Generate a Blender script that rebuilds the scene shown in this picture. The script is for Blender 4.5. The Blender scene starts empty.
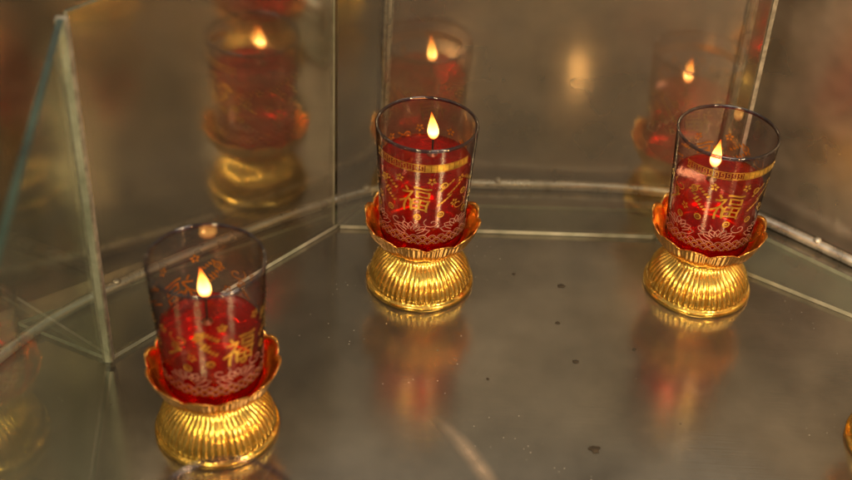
import bpy, bmesh, math, random
from mathutils import Vector, Matrix
random.seed(4)
scene = bpy.context.scene
scene.view_settings.view_transform = 'Standard'
scene.view_settings.look = 'None'
scene.view_settings.exposure = 0
COL = scene.collection
# unit: 1 = 10 cm

# ---------------------------------------------------------------- materials
def new_mat(name):
    m = bpy.data.materials.new(name); m.use_nodes = True
    nt = m.node_tree; nt.nodes.clear()
    out = nt.nodes.new('ShaderNodeOutputMaterial')
    return m, nt, out
def N(nt, t, **kw):
    n = nt.nodes.new(t)
    for k, v in kw.items():
        if k in n.inputs: n.inputs[k].default_value = v
        else: setattr(n, k, v)
    return n
def L(nt, a, b): nt.links.new(a, b)
def ramp(nt, fac, stops):
    r = nt.nodes.new('ShaderNodeValToRGB')
    e = r.color_ramp.elements
    while len(e) < len(stops): e.new(0.5)
    for i, (p, c) in enumerate(stops):
        e[i].position = p; e[i].color = (*c, 1) if len(c) == 3 else c
    L(nt, fac, r.inputs[0]); return r
def g(v): return (v, v, v)

def steel(name, base, rough, metal=1.0, dirt=0.5, scale=1.5, specks=False, bump=0.04):
    m, nt, out = new_mat(name)
    p = N(nt, 'ShaderNodeBsdfPrincipled')
    tc = N(nt, 'ShaderNodeTexCoord')
    n1 = N(nt, 'ShaderNodeTexNoise', Scale=scale, Detail=8.0 if specks else 3.0, Roughness=0.6)
    L(nt, tc.outputs['Object'], n1.inputs['Vector'])
    lo = tuple(c*(1-dirt*0.55) for c in base); hi = tuple(min(1, c*(1+dirt*0.25)) for c in base)
    r = ramp(nt, n1.outputs['Fac'], [(0.3, lo), (0.68, hi)])
    col = r.outputs['Color']
    n2 = N(nt, 'ShaderNodeTexNoise', Scale=scale*(5 if specks else 2), Detail=10.0 if specks else 2.0, Roughness=0.7 if specks else 0.5)
    L(nt, tc.outputs['Object'], n2.inputs['Vector'])
    rr = ramp(nt, n2.outputs['Fac'], [(0.3, g(rough*0.8)), (0.7, g(rough*1.3))])
    L(nt, rr.outputs['Color'], p.inputs['Roughness'])
    mp = N(nt, 'ShaderNodeMapping'); mp.inputs['Scale'].default_value = (2, 90, 60)
    mp.inputs['Rotation'].default_value = (0, 0, 0.35)
    L(nt, tc.outputs['Object'], mp.inputs['Vector'])
    n3 = N(nt, 'ShaderNodeTexNoise', Scale=1.2, Detail=4.0)
    L(nt, mp.outputs['Vector'], n3.inputs['Vector'])
    b = N(nt, 'ShaderNodeBump', Strength=bump, Distance=0.02)
    L(nt, n3.outputs['Fac'], b.inputs['Height'])
    L(nt, b.outputs['Normal'], p.inputs['Normal'])
    if specks:
        v = N(nt, 'ShaderNodeTexVoronoi', Scale=9.0)
        L(nt, tc.outputs['Object'], v.inputs['Vector'])
        sr = ramp(nt, v.outputs['Distance'], [(0.03, g(1)), (0.055, g(0))])
        sep = N(nt, 'ShaderNodeSeparateColor'); L(nt, v.outputs['Color'], sep.inputs[0])
        th = N(nt, 'ShaderNodeMath', operation='GREATER_THAN'); th.inputs[1].default_value = 0.85
        L(nt, sep.outputs[0], th.inputs[0])
        mu = N(nt, 'ShaderNodeMath', operation='MULTIPLY'); L(nt, sr.outputs['Color'], mu.inputs[0]); L(nt, th.outputs[0], mu.inputs[1])
        mx = N(nt, 'ShaderNodeMix', data_type='RGBA'); L(nt, mu.outputs[0], mx.inputs[0]); L(nt, col, mx.inputs[6])
        mx.inputs[7].default_value = (0.10, 0.08, 0.06, 1)
        v2 = N(nt, 'ShaderNodeTexVoronoi', Scale=38.0)
        L(nt, tc.outputs['Object'], v2.inputs['Vector'])
        sr2 = ramp(nt, v2.outputs['Distance'], [(0.07, g(1)), (0.14, g(0))])
        sep2 = N(nt, 'ShaderNodeSeparateColor'); L(nt, v2.outputs['Color'], sep2.inputs[0])
        nn = N(nt, 'ShaderNodeTexNoise', Scale=1.1, Detail=1.0); L(nt, tc.outputs['Object'], nn.inputs['Vector'])
        ad = N(nt, 'ShaderNodeMath', operation='MULTIPLY'); L(nt, sep2.outputs[1], ad.inputs[0]); L(nt, nn.outputs['Fac'], ad.inputs[1])
        th2 = N(nt, 'ShaderNodeMath', operation='GREATER_THAN'); th2.inputs[1].default_value = 0.54
        L(nt, ad.outputs[0], th2.inputs[0])
        mu2 = N(nt, 'ShaderNodeMath', operation='MULTIPLY'); L(nt, sr2.outputs['Color'], mu2.inputs[0]); L(nt, th2.outputs[0], mu2.inputs[1])
        mx2 = N(nt, 'ShaderNodeMix', data_type='RGBA'); L(nt, mu2.outputs[0], mx2.inputs[0]); L(nt, mx.outputs[2], mx2.inputs[6])
        mx2.inputs[7].default_value = (0.6, 0.57, 0.5, 1)
        col = mx2.outputs[2]
        sm = N(nt, 'ShaderNodeMath', operation='MAXIMUM'); L(nt, mu.outputs[0], sm.inputs[0]); L(nt, mu2.outputs[0], sm.inputs[1])
        mm = N(nt, 'ShaderNodeMath', operation='MULTIPLY_ADD'); mm.inputs[1].default_value = -metal; mm.inputs[2].default_value = metal
        L(nt, sm.outputs[0], mm.inputs[0]); L(nt, mm.outputs[0], p.inputs['Metallic'])
    else:
        p.inputs['Metallic'].default_value = metal
    L(nt, col, p.inputs['Base Color'])
    L(nt, p.outputs[0], out.inputs[0]); return m

M_floor = steel('floor_steel', (0.355, 0.33, 0.28), 0.15, metal=0.84, dirt=0.6, scale=1.3, specks=True)
M_wallA = steel('wall_steel_polished', (0.42, 0.36, 0.28), 0.17, metal=0.9, dirt=0.7, bump=0.02)
M_wallB = steel('wall_steel_satin', (0.56, 0.49, 0.42), 0.30, metal=0.78, dirt=0.6, bump=0.03)
M_rail = steel('rail_steel', (0.80, 0.78, 0.72), 0.3, metal=0.7, dirt=0.9, scale=5)

def gold(name, base, rough):
    m, nt, out = new_mat(name)
    p = N(nt, 'ShaderNodeBsdfPrincipled', Metallic=1.0, Roughness=rough)
    tc = N(nt, 'ShaderNodeTexCoord')
    n = N(nt, 'ShaderNodeTexNoise', Scale=14.0, Detail=6.0); L(nt, tc.outputs['Object'], n.inputs['Vector'])
    r = ramp(nt, n.outputs['Fac'], [(0.3, tuple(c*0.8 for c in base)), (0.6, base)])
    L(nt, r.outputs[0], p.inputs['Base Color'])
    b = N(nt, 'ShaderNodeBump', Strength=0.15, Distance=0.01); L(nt, n.outputs['Fac'], b.inputs['Height'])
    L(nt, b.outputs['Normal'], p.inputs['Normal'])
    L(nt, p.outputs[0], out.inputs[0]); return m
M_gold = gold('gold_plastic_plating', (1.0, 0.66, 0.16), 0.21)
M_gold2 = gold('gold_plating_saucer', (1.0, 0.51, 0.13), 0.19)

def glassy(name, clear, edge, rough=0.02, f0=0.05, f1=0.7, haze=None):
    # thin glass sheet: symmetric reflectance rising to grazing, tinted see-through
    m, nt, out = new_mat(name)
    lw = N(nt, 'ShaderNodeLayerWeight', Blend=0.5)
    r = ramp(nt, lw.outputs['Facing'], [(0.5, clear), (0.95, edge)])
    t = N(nt, 'ShaderNodeBsdfTransparent'); L(nt, r.outputs[0], t.inputs[0])
    gl = N(nt, 'ShaderNodeBsdfGlossy', Roughness=rough)
    fr = ramp(nt, lw.outputs['Facing'], [(0.0, g(f0)), (0.6, g(f0*1.8)), (0.85, g(f0+(f1-f0)*0.3)), (1.0, g(f1))])
    mx = N(nt, 'ShaderNodeMixShader'); L(nt, fr.outputs[0], mx.inputs[0]); L(nt, t.outputs[0], mx.inputs[1]); L(nt, gl.outputs[0], mx.inputs[2])
    last = mx
    if haze:
        d = N(nt, 'ShaderNodeBsdfDiffuse'); d.inputs[0].default_value = (*haze[1], 1)
        tc = N(nt, 'ShaderNodeTexCoord'); n = N(nt, 'ShaderNodeTexNoise', Scale=1.3, Detail=5.0)
        L(nt, tc.outputs['Object'], n.inputs['Vector'])
        rr = ramp(nt, n.outputs['Fac'], [(0.3, g(haze[0]*0.5)), (0.75, g(haze[0]*1.4))])
        m2 = N(nt, 'ShaderNodeMixShader'); L(nt, rr.outputs[0], m2.inputs[0]); L(nt, mx.outputs[0], m2.inputs[1]); L(nt, d.outputs[0], m2.inputs[2])
        last = m2
    L(nt, last.outputs[0], out.inputs[0]); return m
M_cup = glassy('cup_glass', (0.90, 0.83, 0.87), (0.16, 0.07, 0.10), 0.015, 0.04, 0.45)
M_rim = glassy('cup_rim_glass', (0.42, 0.30, 0.36), (0.16, 0.09, 0.12), 0.06, 0.12, 0.6)
M_pane = glassy('pane_glass', (0.93, 0.95, 0.93), (0.7, 0.8, 0.74), 0.02, 0.07, 0.6, haze=(0.06, (0.5, 0.5, 0.45)))
M_back = glassy('coated_pane_glass', (0.88, 0.86, 0.80), (0.6, 0.65, 0.6), 0.07, 0.18, 0.7, haze=(0.04, (0.5, 0.43, 0.34)))
M_plate = glassy('border_glass', (0.90, 0.94, 0.90), (0.6, 0.72, 0.64), 0.05, 0.06, 0.6, haze=(0.10, (0.5, 0.5, 0.43)))

def edge_mat():
    m, nt, out = new_mat('glass_cut_edge')
    p = N(nt, 'ShaderNodeBsdfPrincipled', Roughness=0.25)
    tc = N(nt, 'ShaderNodeTexCoord'); n = N(nt, 'ShaderNodeTexNoise', Scale=6.0, Detail=5.0); L(nt, tc.outputs['Object'], n.inputs['Vector'])
    r = ramp(nt, n.outputs['Fac'], [(0.3, (0.30, 0.33, 0.26)), (0.7, (0.66, 0.66, 0.56))])
    L(nt, r.outputs[0], p.inputs['Base Color']); L(nt, p.outputs[0], out.inputs[0]); return m
M_edge = edge_mat()

def green_edge():
    m, nt, out = new_mat('green_glass_edge')
    p = N(nt, 'ShaderNodeBsdfPrincipled', Roughness=0.2)
    tc = N(nt, 'ShaderNodeTexCoord'); n = N(nt, 'ShaderNodeTexNoise', Scale=3.0, Detail=5.0); L(nt, tc.outputs['Object'], n.inputs['Vector'])
    r = ramp(nt, n.outputs['Fac'], [(0.3, (0.012, 0.03, 0.02)), (0.7, (0.05, 0.09, 0.065))])
    L(nt, r.outputs[0], p.inputs['Base Color']); L(nt, p.outputs[0], out.inputs[0]); return m
M_green = green_edge()

def oil_mat():
    m, nt, out = new_mat('red_candle_oil')
    lw = N(nt, 'ShaderNodeLayerWeight', Blend=0.5)
    r = ramp(nt, lw.outputs['Facing'], [(0.3, (1.0, 0.15, 0.13)), (0.95, (0.42, 0.008, 0.014))])
    t = N(nt, 'ShaderNodeBsdfTransparent'); L(nt, r.outputs[0], t.inputs[0])
    tl = N(nt, 'ShaderNodeBsdfTranslucent'); tl.inputs[0].default_value = (1.0, 0.05, 0.035, 1)
    df = N(nt, 'ShaderNodeBsdfDiffuse'); df.inputs[0].default_value = (0.7, 0.014, 0.02, 1)
    a = N(nt, 'ShaderNodeMixShader'); a.inputs[0].default_value = 0.2; L(nt, tl.outputs[0], a.inputs[1]); L(nt, df.outputs[0], a.inputs[2])
    tc = N(nt, 'ShaderNodeTexCoord'); n = N(nt, 'ShaderNodeTexNoise', Scale=6.0, Detail=3.0); L(nt, tc.outputs['Object'], n.inputs['Vector'])
    rr = ramp(nt, n.outputs['Fac'], [(0.35, g(0.06)), (0.68, g(0.40))])
    b = N(nt, 'ShaderNodeMixShader'); L(nt, rr.outputs[0], b.inputs[0]); L(nt, t.outputs[0], b.inputs[1]); L(nt, a.outputs[0], b.inputs[2])
    gl = N(nt, 'ShaderNodeBsdfGlossy', Roughness=0.10)
    gl.inputs[0].default_value = (1.0, 0.6, 0.45, 1)
    fr = ramp(nt, lw.outputs['Facing'], [(0.0, g(0.05)), (0.5, g(0.10)), (1.0, g(0.45))])
    c = N(nt, 'ShaderNodeMixShader'); L(nt, fr.outputs[0], c.inputs[0]); L(nt, b.outputs[0], c.inputs[1]); L(nt, gl.outputs[0], c.inputs[2])
    L(nt, c.outputs[0], out.inputs[0]); return m
M_oil = oil_mat()

def foil(name, c, rough=0.3, metal=0.8):
    m, nt, out = new_mat(name)
    p = N(nt, 'ShaderNodeBsdfPrincipled', Metallic=metal, Roughness=rough)
    tc = N(nt, 'ShaderNodeTexCoord'); n = N(nt, 'ShaderNodeTexNoise', Scale=20.0, Detail=3.0); L(nt, tc.outputs['Object'], n.inputs['Vector'])
    r = ramp(nt, n.outputs['Fac'], [(0.35, tuple(x*0.5 for x in c)), (0.65, c)])
    L(nt, r.outputs[0], p.inputs['Base Color']); L(nt, p.outputs[0], out.inputs[0]); return m
M_foil = foil('gold_print', (0.9, 0.55, 0.09), 0.32, 0.65)
M_pink = foil('pale_pink_print', (0.72, 0.38, 0.32), 0.4, 0.1)
M_wick = foil('wick_char', (0.02, 0.015, 0.01), 0.9, 0.0)
M_holder = foil('wick_holder_tin', (0.35, 0.12, 0.06), 0.35, 0.8)
M_soot = foil('soot', (0.06, 0.045, 0.03), 0.8, 0.0)
M_seam = foil('seam_strip', (0.50, 0.46, 0.37), 0.4, 0.2)

def streak_mat():
    m, nt, out = new_mat('reflection_streak_paint')  # reflected light on the tray, put into a pale diffuse colour
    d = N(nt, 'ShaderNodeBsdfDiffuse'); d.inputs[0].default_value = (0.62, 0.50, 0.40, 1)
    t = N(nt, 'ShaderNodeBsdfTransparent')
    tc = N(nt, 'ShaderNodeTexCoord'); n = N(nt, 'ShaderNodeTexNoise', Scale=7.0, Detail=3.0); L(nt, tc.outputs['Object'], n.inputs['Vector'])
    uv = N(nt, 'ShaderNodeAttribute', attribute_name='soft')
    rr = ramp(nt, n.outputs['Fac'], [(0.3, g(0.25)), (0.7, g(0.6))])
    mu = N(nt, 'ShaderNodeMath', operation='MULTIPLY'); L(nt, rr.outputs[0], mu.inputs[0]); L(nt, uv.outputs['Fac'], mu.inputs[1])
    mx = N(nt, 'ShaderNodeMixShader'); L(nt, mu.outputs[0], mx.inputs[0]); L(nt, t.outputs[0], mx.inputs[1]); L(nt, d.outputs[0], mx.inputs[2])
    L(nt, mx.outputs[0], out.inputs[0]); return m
M_streak = streak_mat()

def flame_mat():
    m, nt, out = new_mat('flame_fire')
    tc = N(nt, 'ShaderNodeTexCoord'); sp = N(nt, 'ShaderNodeSeparateXYZ'); L(nt, tc.outputs['Generated'], sp.inputs[0])
    r = ramp(nt, sp.outputs[2], [(0.0, (1.0, 0.16, 0.02)), (0.3, (1.0, 0.44, 0.09)), (0.7, (1.0, 0.30, 0.04)), (1.0, (1.0, 0.12, 0.01))])
    e = N(nt, 'ShaderNodeEmission'); L(nt, r.outputs[0], e.inputs[0])
    r2 = ramp(nt, sp.outputs[2], [(0.0, g(0.08)), (0.3, g(1)), (0.6, g(0.5)), (1.0, g(0.06))])
    mu = N(nt, 'ShaderNodeMath', operation='MULTIPLY'); mu.inputs[1].default_value = 13; L(nt, r2.outputs[0], mu.inputs[0]); L(nt, mu.outputs[0], e.inputs[1])
    tr = N(nt, 'ShaderNodeBsdfTransparent')
    lw = N(nt, 'ShaderNodeLayerWeight', Blend=0.3)
    fr = ramp(nt, lw.outputs['Facing'], [(0.1, g(0)), (0.7, g(0.97))])
    mx = N(nt, 'ShaderNodeMixShader'); L(nt, fr.outputs[0], mx.inputs[0]); L(nt, e.outputs[0], mx.inputs[1]); L(nt, tr.outputs[0], mx.inputs[2])
    L(nt, mx.outputs[0], out.inputs[0]); return m
M_flame = flame_mat()

# ---------------------------------------------------------------- mesh helpers
def mesh_from(name, verts, faces, mats, smooth=True, midx=None):
    me = bpy.data.meshes.new(name); me.from_pydata(verts, [], faces)
    for m in mats: me.materials.append(m)
    bm = bmesh.new(); bm.from_mesh(me); bmesh.ops.recalc_face_normals(bm, faces=bm.faces); bm.to_mesh(me); bm.free()
    for i, p in enumerate(me.polygons):
        p.use_smooth = smooth
        if midx: p.material_index = midx[i]
    return me
def lathe(name, rows, seg, mats, cap0=True, cap1=True, mod=None):
    vs, fs = [], []
    for ri, (r, z) in enumerate(rows):
        for k in range(seg):
            a = 2*math.pi*k/seg
            rr, zz = (r, z) if mod is None else mod(ri, r, z, a)
            vs.append((rr*math.cos(a), rr*math.sin(a), zz))
    for i in range(len(rows)-1):
        for k in range(seg):
            k2 = (k+1) % seg
            fs.append((i*seg+k, i*seg+k2, (i+1)*seg+k2, (i+1)*seg+k))
    if cap0: fs.append(tuple(range(seg-1, -1, -1)))
    if cap1: fs.append(tuple((len(rows)-1)*seg+k for k in range(seg)))
    return mesh_from(name, vs, fs, mats)

def obj(name, me, parent=None, loc=(0, 0, 0), rot=0.0):
    o = bpy.data.objects.new(name, me); COL.objects.link(o)
    o.location = loc; o.rotation_euler = (0, 0, rot)
    if parent: o.parent = parent
    return o

# ---------------------------------------------------------------- lotus stand
NR = 52
foot_rows = [(0.300, 0.004), (0.345, 0.0), (0.353, 0.010), (0.355, 0.028), (0.348, 0.040), (0.333, 0.045), (0.331, 0.052),
             (0.334, 0.066), (0.331, 0.085), (0.324, 0.11), (0.312, 0.138), (0.296, 0.165), (0.276, 0.192), (0.250, 0.217), (0.222, 0.240),
             (0.200, 0.258), (0.188, 0.275), (0.184, 0.29), (0.192, 0.30), (0.198, 0.31), (0.194, 0.322), (0.18, 0.33)]
def foot_mod(ri, r, z, a):
    if 6 <= ri <= 15:
        w = [0.25, 0.9, 1, 1, 1, 1, 0.95, 0.85, 0.6, 0.3][ri-6]
        s = abs(math.sin(a*NR/2))
        big = abs(math.sin(a*6.5))**0.5
        r += w*(-0.011*(1-s)**1.6 + 0.002) + w*0.010*(big-0.7)
    return r, z
ME_foot = lathe('pedestal_foot', foot_rows, NR*10, [M_gold], mod=foot_mod)

NP = 12
def bowl_mesh():
    seg = NP*26
    rows = [(0.05, 0.322, 0), (0.19, 0.326, 0), (0.235, 0.338, .3), (0.275, 0.358, .7), (0.307, 0.385, 1), (0.330, 0.415, 1), (0.345, 0.446, 1), (0.355, 0.475, 1),
            (0.364, 0.500, 1), (0.370, 0.510, .9), (0.366, 0.514, .8), (0.350, 0.497, .8), (0.335, 0.465, .7), (0.315, 0.430, .5), (0.290, 0.406, .2), (0.26, 0.395, 0), (0.05, 0.390, 0)]
    def mod(ri, r, z, a):
        w = rows[ri][2]
        s = abs(math.sin(a*NP/2))
        pet = s**0.55
        r2 = r + w*0.016*(pet-0.8)
        if 3 <= ri <= 8: r2 += 0.0032*math.sin(a*NP*6)*w
        h = max(0, (z-0.43)/0.08)
        if w > 0: 
            z += h*0.034*(s**0.9-0.4)
            r2 += h*0.006*(s**3)
        return r2, z
    return lathe('lotus_saucer', [(r, z) for r, z, w in rows], seg, [M_gold2], mod=mod)
ME_bowl = bowl_mesh()

# ---------------------------------------------------------------- cup
Z0, Z1 = 0.398, 1.205
def rc(z): return 0.268 + (z-Z0)/(Z1-Z0)*(0.315-0.268)
WT = 0.014
cup_rows = [(0.02, Z0), (0.245, Z0), (0.262, Z0+0.008), (rc(Z0+.03), Z0+0.03)]
for i in range(1, 12): 
    z = Z0+0.03+(Z1-0.004-Z0-0.03)*i/11; cup_rows.append((rc(z), z))
ME_cup = lathe('glass_cup', cup_rows, 96, [M_cup], cap1=False)
def torus_mesh(name, R, r, z, mat, seg=96, n=10):
    vs, fs = [], []
    for k in range(seg):
        a = 2*math.pi*k/seg
        for j in range(n):
            b = 2*math.pi*j/n
            rr = R+r*math.cos(b); vs.append((rr*math.cos(a), rr*math.sin(a), z+r*1.3*math.sin(b)))
    for k in range(seg):
        for j in range(n):
            fs.append((k*n+j, ((k+1)%seg)*n+j, ((k+1)%seg)*n+(j+1)%n, k*n+(j+1)%n))
    return mesh_from(name, vs, fs, [mat])
ME_rim = torus_mesh('cup_rim', rc(Z1)-0.007, 0.0095, Z1+0.002, M_rim)

def oil_mesh(level):
    rows = [(0.02, Z0+0.045), (0.225, Z0+0.047)]
    for i in range(0, 9):
        z = Z0+0.06+(level-Z0-0.06)*i/8; rows.append((rc(z)-WT-0.003, z))
    rows += [(rc(level)-WT-0.02, level-0.006), (0.02, level-0.008)]
    return lathe('candle_oil', rows, 72, [M_oil])

def flame_mesh(seed):
    rnd = random.Random(seed); lx = rnd.uniform(-0.03, 0.03); ly = rnd.uniform(-.01, .01)
    prof = [(0.006, 0), (0.022, 0.012), (0.033, 0.032), (0.037, 0.055), (0.034, 0.082), (0.026, 0.115), (0.016, 0.148), (0.008, 0.175), (0.002, 0.200)]
    seg = 24; vs, fs = [], []
    for r, z in prof:
        b = (z/0.18)**1.7
        for k in range(seg):
            a = 2*math.pi*k/seg
            vs.append((r*math.cos(a)+lx*b, r*math.sin(a)+ly*b, z))
    for i in range(len(prof)-1):
        for k in range(seg):
            fs.append((i*seg+k, i*seg+(k+1)%seg, (i+1)*seg+(k+1)%seg, (i+1)*seg+k))
    fs.append(tuple(range(seg-1, -1, -1))); fs.append(tuple((len(prof)-1)*seg+k for k in range(seg)))
    return mesh_from('flame', vs, fs, [M_flame])
ME_wick = lathe('wick', [(0.006, 0), (0.006, 0.04), (0.007, 0.07), (0.004, 0.078)], 10, [M_wick])
ME_float = lathe('wick_holder', [(0.030, 0), (0.034, 0.004), (0.032, 0.008), (0.014, 0.012), (0.010, 0.022)], 32, [M_holder])

# ---- printed decoration, in (s, z): s arc length, wrapped on the cup
class Deco:
    def __init__(s): s.v = []; s.f = []; s.m = []
    def poly(s, pts, mi):
        b = len(s.v); s.v += pts; s.f.append(tuple(range(b, b+len(pts)))); s.m.append(mi)
    def ribbon(s, pts, w, mi, closed=False):
        P = [Vector(p) for p in pts]
        if closed: P.append(P[0])
        Q = [P[0]]
        for a, b in zip(P, P[1:]):
            n = max(1, int((b-a).length/0.02))
            for i in range(1, n+1): Q.append(a.lerp(b, i/n))
        Ls, Rs = [], []
        for i, q in enumerate(Q):
            t = (Q[min(i+1, len(Q)-1)]-Q[max(i-1, 0)])
            if t.length < 1e-6: t = Vector((1, 0))
            t.normalize(); n = Vector((-t.y, t.x))*w/2
            Ls.append(tuple(q+n)); Rs.append(tuple(q-n))
        b = len(s.v); s.v += Ls+Rs; n = len(Q)
        for i in range(n-1): s.f.append((b+i, b+i+1, b+n+i+1, b+n+i)); s.m.append(mi)
    def arc(s, cx, cz, r, a0, a1, w, mi, sx=1.0):
        n = max(6, int(abs(a1-a0)*r/0.012)+4)
        s.ribbon([(cx+sx*r*math.cos(a0+(a1-a0)*i/n), cz+r*math.sin(a0+(a1-a0)*i/n)) for i in range(n+1)], w, mi)

def text_polys(body, size):
    cu = bpy.data.curves.new('t', 'FONT'); cu.body = body; cu.size = size; cu.align_x = 'CENTER'; cu.align_y = 'CENTER'; cu.offset = -0.0005
    cu.resolution_u = 2; cu.shear = 0.15
    o = bpy.data.objects.new('t', cu); COL.objects.link(o)
    bpy.context.view_layer.update()
    dg = bpy.context.evaluated_depsgraph_get()
    me = bpy.data.meshes.new_from_object(o.evaluated_get(dg))
    bm = bmesh.new(); bm.from_mesh(me); bmesh.ops.triangulate(bm, faces=bm.faces)
    for _ in range(5):
        es = [e for e in bm.edges if e.calc_length() > 0.028]
        if not es: break
        bmesh.ops.subdivide_edges(bm, edges=es, cuts=1)
        bmesh.ops.triangulate(bm, faces=bm.faces)
    bm.verts.ensure_lookup_table(); bm.verts.index_update()
    v = [(x.co.x+0.006*math.sin(x.co.y*42), x.co.y+0.007*math.sin(x.co.x*38+1)) for x in bm.verts]; f = [tuple(q.index for q in fc.verts) for fc in bm.faces]
    bm.free(); bpy.data.objects.remove(o); bpy.data.curves.remove(cu); bpy.data.meshes.remove(me)
    return v, f
FV, FF = text_polys('\u798f', 0.21)
MX = (min(p[0] for p in FV)+max(p[0] for p in FV))/2; MY = (min(p[1] for p in FV)+max(p[1] for p in FV))/2

def build_deco(band, cz0=0.85):
    D = Deco()
    half = math.pi*0.30
    for off in (0.0, half):
        b = len(D.v); D.v += [(x-MX+off, y-MY+cz0) for x, y in FV]
        for f in FF: D.f.append(tuple(b+i for i in f)); D.m.append(0)
        rnd = random.Random(5)
        for cx, cz in [(-0.22, 0.94), (0.18, 0.95), (0.17, 0.73), (-0.17, 0.74), (0.33, 0.86), (-0.36, 0.84), (0.02, 0.715), (-0.30, 0.70), (0.36, 0.71)]:
            D.arc(off+cx, cz, 0.020, 0, 2*math.pi, 0.009, 0)
            D.ribbon([(off+cx-.006, cz-.006), (off+cx+.006, cz-.006), (off+cx+.006, cz+.006), (off+cx-.006, cz+.006)], 0.004, 0, True)
        for cx, cz in [(0.26, 0.80), (-0.27, 0.78), (0.43, 0.78), (-0.44, 0.92), (0.10, 0.99), (-0.10, 0.99), (0.30, 0.97)]:
            a0 = rnd.uniform(0, 3)
            for k in range(5):
                a = a0+k*2*math.pi/5; ux, uz = math.cos(a), math.sin(a)
                D.poly([(off+cx+.006*ux, cz+.006*uz), (off+cx+.018*ux-.009*uz, cz+.018*uz+.009*ux), (off+cx+.03*ux, cz+.03*uz), (off+cx+.018*ux+.009*uz, cz+.018*uz-.009*ux)], 0)
        for cx, cz, sgn in [(0.20, 0.87, 1), (-0.19, 0.86, -1), (0.40, 0.90, -1), (-0.42, 0.76, 1), (0.14, 0.80, 1), (-0.15, 0.80, -1), (-0.14, 0.90, -1), (0.15, 0.91, 1)]:
            for k in range(5):
                t = k*0.018*sgn
                D.poly([(off+cx+t, cz+k*.014), (off+cx+t+.010, cz+.014+k*.014), (off+cx+t+.028, cz+.018+k*.014), (off+cx+t+.016, cz+k*.014-.002)], 0)
        for cx, cz, sx in [(-0.12, 0.665, 1), (0.12, 0.668, -1), (0.30, 0.775, 1), (-0.33, 0.90, -1)]:
            pts = [(off+cx+sx*(0.006+0.0045*k)*math.cos(k*0.55), cz+(0.004+0.003*k)*math.sin(k*0.55)) for k in range(14)]
            D.ribbon(pts, 0.006, 1 if cz < .7 else 0)
        for c0, c1 in [(-0.02, 0.575), (0.30, 0.585), (-0.30, 0.58)]:
            for k in range(-3, 4):
                ang = math.pi/2 - k*0.42
                tip = (off+c0+0.105*math.cos(ang)*1.25, c1+0.085*math.sin(ang)+0.01)
                l = (off+c0+0.04*math.cos(ang+.5), c1+0.045*math.sin(ang+.5)-.005); r = (off+c0+0.04*math.cos(ang-.5), c1+0.045*math.sin(ang-.5)-.005)
                ml = (l[0]*.4+tip[0]*.6+0.014*math.cos(ang+1.57), l[1]*.4+tip[1]*.6+0.014*math.sin(ang+1.57))
                mr = (r[0]*.4+tip[0]*.6-0.014*math.cos(ang+1.57), r[1]*.4+tip[1]*.6-0.014*math.sin(ang+1.57))
                D.ribbon([l, ml, tip, mr, r], 0.006, 1)
        for row in range(3):
            for k in range(-7, 8):
                cx = off+k*0.062+(row % 2)*0.031; cz = 0.495+row*0.024
                for rr in (0.028, 0.016): D.arc(cx, cz, rr, 0.1, math.pi-0.1, 0.005, 1 if rr > .02 else 0)
    if band:
        S0, S1 = -0.30, 0.34
        for z in (1.062, 1.112):
            D.ribbon([(S0+(S1-S0)*i/30, z) for i in range(31)], 0.004, 0)
        n = 18; w = (S1-S0)/n
        for k in range(n):
            x = S0+w*k
            if k > 9:      # solid gold label part, with fine gaps
                D.poly([(x+.001, 1.066), (x+w*.5, 1.066), (x+w-.002, 1.066), (x+w-.002, 1.108), (x+w*.5, 1.108), (x+.001, 1.108)], 0)
            else:
                D.ribbon([(x+.004, 1.070), (x+w*.78, 1.070), (x+w*.78, 1.103), (x+w*.25, 1.103), (x+w*.25, 1.084), (x+w*.5, 1.084)], 0.005, 0)
    vs = []
    for s_, z in D.v:
        a = s_/0.30 - math.pi/2; r = rc(z)+0.0035
        vs.append((r*math.cos(a), r*math.sin(a), z))
    me = bpy.data.meshes.new('printed_decoration'); me.from_pydata(vs, [], D.f)
    me.materials.append(M_foil); me.materials.append(M_pink)
    for p, mi in zip(me.polygons, D.m): p.material_index = mi
    return me
ME_deco = build_deco(True); ME_deco2 = build_deco(False, 0.80)

# ---------------------------------------------------------------- place candles
spots = [ # x, y, cup rot, oil level, flame z, float offset, stand label, glass label
    (-1.136, 5.286, math.radians(42), 0.77, 0.94, (-0.02, 0.02), 'gold lotus candle stand beside an upright glass pane', 'half-burnt red candle glass with low oil, on a gold lotus stand'),
    (-0.030, 6.733, math.radians(-10), 0.96, 1.07, (0.04, 0.05), 'gold lotus candle stand on the steel tray near the rail', 'full red candle glass with gold print and lit flame'),
    (1.819, 6.831, math.radians(2), 0.87, 0.96, (-0.05, -0.02), 'gold lotus candle stand on the steel tray near the rail', 'red candle glass with gold print and bright floating flame'),
    (2.86, 5.42, math.radians(70), 0.95, 1.03, (0, 0), 'gold lotus candle stand on the steel tray', 'red candle glass with gold print and lit flame'),
    (-0.77, 3.60, math.radians(120), 0.62, 0.68, (0, 0), 'gold lotus candle stand on the steel tray', 'nearly burnt down red candle glass with clear upper part'),
]
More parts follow.
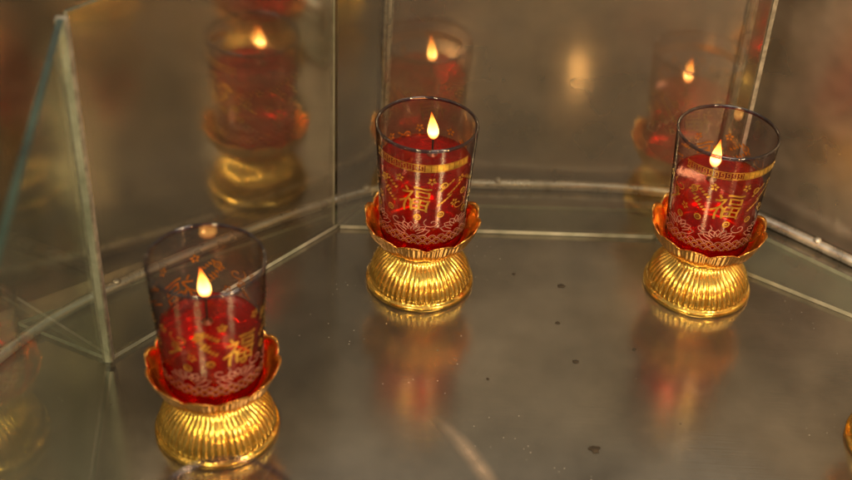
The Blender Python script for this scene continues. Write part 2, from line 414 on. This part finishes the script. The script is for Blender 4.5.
for i, (x, y, rot, lev, fz, fo, sl, gl) in enumerate(spots):
    sfx = '' if i == 0 else '.%03d' % i
    st = obj('lotus_candle_stand'+sfx, None, None, (x, y, 0.001), random.uniform(0, 1)); st.empty_display_size = 0.1
    st['label'] = sl; st['category'] = 'candle stand'; st['group'] = 'gold lotus candle stands'
    obj('pedestal_foot'+sfx, ME_foot, st); obj('lotus_saucer'+sfx, ME_bowl, st)
    cg = obj('candle_glass'+sfx, None, None, (x, y, 0.001), 0.0); cg.empty_display_size = 0.1
    cg['label'] = gl; cg['category'] = 'candle'; cg['group'] = 'lit red candle glasses'
    cup = obj('glass_cup'+sfx, ME_cup, cg)
    obj('cup_rim'+sfx, ME_rim, cup)
    obj('printed_decoration'+sfx, ME_deco if i in (1, 2) else ME_deco2, cg, rot=rot)
    obj('candle_oil'+sfx, oil_mesh(lev), cg)
    obj('wick_holder'+sfx, ME_float, cg, (fo[0], fo[1], lev-0.006))
    wl = max(0.03, fz+0.03-lev); wk = obj('wick'+sfx, ME_wick, cg, (fo[0], fo[1], lev-0.004)); wk.scale = (1, 1, wl/0.078)
    obj('flame'+sfx, flame_mesh(i+3), cg, (fo[0], fo[1], fz))
    ld = bpy.data.lights.new('flame_light', 'POINT'); ld.energy = 18; ld.color = (1.0, 0.42, 0.11); ld.shadow_soft_size = 0.018
    lo = bpy.data.objects.new('flame_light'+sfx, ld); COL.objects.link(lo); lo.location = (fo[0], fo[1], fz+0.055); lo.parent = cg
# light of the remaining candles of the ring, nearer the viewer
for k, (x, y) in enumerate([(0.45, 2.95), (1.75, 3.05), (2.7, 4.0)]):
    ld = bpy.data.lights.new('ring_candle_light', 'POINT'); ld.energy = 36; ld.color = (1.0, 0.50, 0.15); ld.shadow_soft_size = 0.06
    lo = bpy.data.objects.new('ring_candle_light.%03d' % k, ld); COL.objects.link(lo); lo.location = (x, y, 1.1)

# ---------------------------------------------------------------- tray floor
def plate(name, poly, z0, z1, mtop, mside=None):
    n = len(poly)
    vs = [(x, y, z0) for x, y in poly]+[(x, y, z1) for x, y in poly]
    fs = [tuple(range(n-1, -1, -1)), tuple(range(n, 2*n))]; mi = [0, 0]
    for i in range(n): fs.append((i, (i+1) % n, n+(i+1) % n, n+i)); mi.append(1)
    return mesh_from(name, vs, fs, [mtop, mside or mtop], False, mi)
fl = obj('floor', plate('floor', [(-4.5, -1.0), (6.5, -1.0), (6.5, 9.5), (-4.5, 9.5)], -0.06, 0.0, M_floor)); fl['kind'] = 'structure'

# ---------------------------------------------------------------- outer steel walls
ctr = Vector((0.95, 4.97))
def taper(me, k=0.008):
    for v in me.vertices:
        s = 1-k*v.co.z
        v.co.x = ctr.x+(v.co.x-ctr.x)*s; v.co.y = ctr.y+(v.co.y-ctr.y)*s
    return me
B = Vector((-0.36, 7.93)); C = Vector((2.12, 8.0))
A1 = B + Vector((-0.793, -0.61))*3.1
D1 = C + Vector((0.76, -0.65))*2.5
E1 = A1 + Vector((-0.35, -0.93))*3.4
F1 = D1 + Vector((0.15, -0.99))*3
def wall(name, p, q, mat, label, H=2.4):
    d = (q-p).normalized(); n = Vector((-d.y, d.x))*0.04
    me = taper(plate(name, [tuple(p), tuple(q), tuple(q+n), tuple(p+n)], 0.002, H, mat))
    o = obj(name, me); o['label'] = label; o['category'] = 'steel panel'; o['group'] = 'steel panels round the tray'; return o
for i, (p, q, m, lb) in enumerate([(E1, A1, M_wallA, 'polished steel side panel of the lantern'), (A1, B, M_wallA, 'polished steel panel mirroring the red candles'),
                     (B, C, M_wallB, 'satin steel panel behind the curved rail'), (C, D1, M_wallB, 'satin steel panel behind the curved rail'), (D1, F1, M_wallB, 'satin steel panel behind the curved rail')]):
    g_ = 0.012*(q-p).normalized()
    wall('steel_panel'+('' if i == 0 else '.%03d' % i), p+g_, q-g_, m, lb)
def post(i, P, w=0.032):
    d = (ctr-P).normalized(); s = Vector((-d.y, d.x)); c = P+d*0.03
    poly = [tuple(c-s*w-d*.012), tuple(c+s*w-d*.012), tuple(c+s*w+d*.012), tuple(c-s*w+d*.012)]
    poly2 = [tuple(c-s*w*.35+d*.0125), tuple(c+s*w*.35+d*.0125), tuple(c+s*w*.35+d*.03), tuple(c-s*w*.35+d*.03)]
    root = obj('corner_strip'+('' if i == 0 else '.%03d' % i), taper(plate('corner_strip', poly, 0.003, 2.39, M_seam)))
    root['label'] = 'pale vertical corner strip joining two steel panels'; root['category'] = 'strip'; root['group'] = 'corner strips of the steel panels'
    obj('sealant_bead'+('' if i == 0 else '.%03d' % i), taper(plate('sealant_bead', poly2, 0.003, 2.38, M_rail)), root)
for i, P in enumerate([B, C, A1, D1]): post(i, P)

# ---------------------------------------------------------------- curved rail
pts = [Vector(p) for p in [(-3.3, 3.2), (-2.85, 4.8), (-2.45, 5.85), (-1.87, 6.55), (-0.95, 7.32), (-0.25, 7.74), (0.5, 7.84), (1.5, 7.87), (2.15, 7.72), (2.95, 7.12), (3.7, 6.4), (4.05, 5.2)]]
def catmull(P, n=14):
    out = []
    for i in range(len(P)-1):
        p0 = P[max(i-1, 0)]; p1 = P[i]; p2 = P[i+1]; p3 = P[min(i+2, len(P)-1)]
        for k in range(n):
            t = k/n
            out.append(0.5*((2*p1)+(p2-p0)*t+(2*p0-5*p1+4*p2-p3)*t*t+(-p0+3*p1-3*p2+p3)*t**3))
    out.append(P[-1]); return out
RP = catmull(pts)
def sweep(name, path, prof, mat):
    vs, fs = [], []; n = len(prof)
    for i, p in enumerate(path):
        t = (path[min(i+1, len(path)-1)]-path[max(i-1, 0)]).normalized(); s = Vector((-t.y, t.x))
        for a, z in prof: vs.append((p.x+s.x*a, p.y+s.y*a, z))
    for i in range(len(path)-1):
        for j in range(n): fs.append((i*n+j, (i+1)*n+j, (i+1)*n+(j+1) % n, i*n+(j+1) % n))
    fs.append(tuple(range(n))); fs.append(tuple((len(path)-1)*n+j for j in range(n-1, -1, -1)))
    return mesh_from(name, vs, fs, [mat])
prof = [(0.038*math.cos(a), 0.038+0.035*math.sin(a)) for a in [2*math.pi*k/16 for k in range(16)]]
rail = obj('curved_rail', sweep('curved_rail', RP, prof, M_rail))
rail['label'] = 'curved stained steel rail round the tray edge'; rail['category'] = 'rail'
rv = lathe('rail_rivet', [(0.03, 0), (0.03, 0.008), (0.022, 0.02), (0.006, 0.025)], 20, [M_rail])
for k, idx in enumerate([40, 66, 84, 104, 122]):
    p = RP[idx]; obj('rail_rivet'+('' if k == 0 else '.%03d' % k), rv, rail, (p.x, p.y, 0.066))

# ---------------------------------------------------------------- flat glass border plates
Ain = Vector((-1.87, 5.77)); G1 = Vector((-0.63, 7.24)); G2 = Vector((1.60, 7.32)); G3 = Vector((3.0, 6.45)); A0 = Vector((-2.50, 6.05))
O1 = Vector((-0.42, 7.54)); O2 = Vector((2.02, 7.66)); O3 = Vector((3.4, 6.55))
plates = [[Ain, G1, O1+Vector((-.06, -.02)), A0], [G1+Vector((.03, 0)), G2-Vector((.02, 0)), O2-Vector((.02, 0)), O1], [G2+Vector((.01, 0)), G3, O3, O2+Vector((.01, 0))]]
for i, pl in enumerate(plates):
    o = obj('glass_border_plate'+('' if i == 0 else '.%03d' % i), plate('glass_border_plate', [tuple(p) for p in pl], 0.004, 0.034, M_plate, M_edge))
    o['label'] = 'flat clear glass plate lying inside the curved rail'; o['category'] = 'glass plate'; o['group'] = 'glass plates round the tray edge'

# upright glass panes round the tray
def pane(name, p, q, H, th, mat, label, seal=None, sw=0.03):
    d = (q-p).normalized(); n = Vector((-d.y, d.x))*th
    me = plate(name, [tuple(p), tuple(q), tuple(q+n), tuple(p+n)], 0.038, H, mat, M_edge)
    me.materials.append(M_green)
    for pl in me.polygons:
        nrm = pl.normal
        pl.material_index = 2 if nrm.z > 0.9 else (1 if abs(nrm.x*d.x+nrm.y*d.y) > 0.9 else 0)
    o = obj(name, me); o['label'] = label; o['category'] = 'glass pane'; o['group'] = 'upright glass panes'
    if seal:
        e = p - d*0.03 if seal == 'start' else q + d*(sw+.003)
        c = e + n*0.5; s = Vector((sw, 0)); t_ = Vector((0, 0.024))
        obj('pane_end_seal', plate('pane_end_seal', [tuple(c-s-t_), tuple(c+s-t_), tuple(c+s+t_), tuple(c-s+t_)], 0.038, H-0.01, M_seam), o)
    return o
pane('upright_glass_pane', Vector((-1.88, 5.72)), Vector((-1.42, 2.2)), 2.33, 0.035, M_pane, 'tall clear glass pane with green top edge', 'start')
d1 = (G1-Ain).normalized(); G2b = Vector((2.05, 7.335)); d2 = (G2b-G1).normalized()
pane('upright_glass_pane.001', Ain+d1*0.03, G1-d1*0.01, 2.33, 0.02, M_back, 'tall reflective glass pane mirroring a red candle')
pane('upright_glass_pane.002', G1+d2*0.01, G2b, 2.33, 0.02, M_back, 'tall reflective glass pane in front of the curved rail', 'end', 0.013)

# soot flecks on tray
def fleck(i, x, y, r):
    rnd = random.Random(i*7+1); n = 14; vs = [(0, 0, 0.012)]
    for k in range(n):
        a = 2*math.pi*k/n; q = r*rnd.uniform(0.6, 1.15); vs.append((q*math.cos(a)*1.2, q*math.sin(a), 0.002))
    fs = [(0, 1+k, 1+(k+1) % n) for k in range(n)]
    o = obj('soot_fleck'+('' if i == 0 else '.%03d' % i), mesh_from('soot_fleck', vs, fs, [M_soot]), None, (x, y, 0.001))
    o['label'] = 'small dark soot fleck on the steel tray'; o['category'] = 'soot fleck'; o['group'] = 'soot flecks on the tray'
for i, (x, y, r) in enumerate([(1.03, 5.26, 0.032), (0.965, 6.0, 0.018), (0.915, 6.74, 0.022), (0.87, 6.36, 0.013), (0.60, 6.84, 0.011), (1.34, 6.14, 0.012), (0.42, 5.80, 0.010)]):
    fleck(i, x, y, r)
# pale reflection on the tray, painted as a thin see-through ribbon
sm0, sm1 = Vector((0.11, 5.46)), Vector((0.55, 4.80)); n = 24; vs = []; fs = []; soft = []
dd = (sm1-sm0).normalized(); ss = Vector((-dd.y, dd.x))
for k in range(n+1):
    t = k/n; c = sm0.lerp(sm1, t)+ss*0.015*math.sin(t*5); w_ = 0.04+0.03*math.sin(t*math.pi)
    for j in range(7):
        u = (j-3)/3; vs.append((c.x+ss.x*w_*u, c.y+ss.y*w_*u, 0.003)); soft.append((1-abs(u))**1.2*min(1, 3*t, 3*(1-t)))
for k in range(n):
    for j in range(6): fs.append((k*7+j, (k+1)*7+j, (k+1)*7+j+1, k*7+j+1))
me = mesh_from('painted_reflection', vs, fs, [M_streak]); at = me.attributes.new('soft', 'FLOAT', 'POINT')
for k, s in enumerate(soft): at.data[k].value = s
o = obj('painted_reflection', me); o['label'] = 'pale reflection streak painted on the steel tray'; o['category'] = 'reflection streak'

# ---------------------------------------------------------------- lights
def area(name, loc, tgt, size, energy, col):
    ld = bpy.data.lights.new(name, 'AREA'); ld.energy = energy; ld.size = size; ld.color = col
    o = bpy.data.objects.new(name, ld); COL.objects.link(o); o.location = loc
    o.rotation_euler = (Vector(tgt)-Vector(loc)).to_track_quat('-Z', 'Y').to_euler(); return o
area('overhead_softbox', (2.0, 4.5, 8.5), (0.8, 6, 0), 2.6, 165, (1.0, 0.86, 0.68))  # added softbox, gives the floor its sheen
area('warm_fill_rear', (-2.5, -1.5, 6.5), (0.5, 6.5, 0.3), 1.2, 340, (1.0, 0.73, 0.38))  # added out of view behind the camera, puts sparkle on the gold ridges
area('warm_fill_side', (5.0, 1.0, 5.5), (0.5, 6.5, 0.3), 0.9, 260, (1.0, 0.76, 0.42))  # second added warm light, out of view, for sparkle on the gold stands

w = bpy.data.worlds.new('World'); scene.world = w; w.use_nodes = True
nt = w.node_tree; bg = nt.nodes['Background']
tc = N(nt, 'ShaderNodeTexCoord'); n = N(nt, 'ShaderNodeTexNoise', Scale=2.2, Detail=3.0); L(nt, tc.outputs['Generated'], n.inputs['Vector'])
r = ramp(nt, n.outputs['Fac'], [(0.35, (0.12, 0.10, 0.08)), (0.5, (0.36, 0.31, 0.25)), (0.65, (0.72, 0.61, 0.47))])
L(nt, r.outputs[0], bg.inputs[0]); bg.inputs[1].default_value = 0.72

# ---------------------------------------------------------------- camera
cam = bpy.data.cameras.new('camera'); co = bpy.data.objects.new('camera', cam); COL.objects.link(co)
cam.lens = 1300/852*36; cam.sensor_width = 36; cam.clip_start = 0.05; cam.clip_end = 200
co.matrix_world = Matrix.Translation((0, 0, 5.4)) @ Matrix.Rotation(math.radians(53), 4, 'X') @ Matrix.Rotation(0.0545, 4, 'Z')
cam.dof.use_dof = True; cam.dof.focus_distance = 8.1; cam.dof.aperture_fstop = 0.5
scene.camera = co
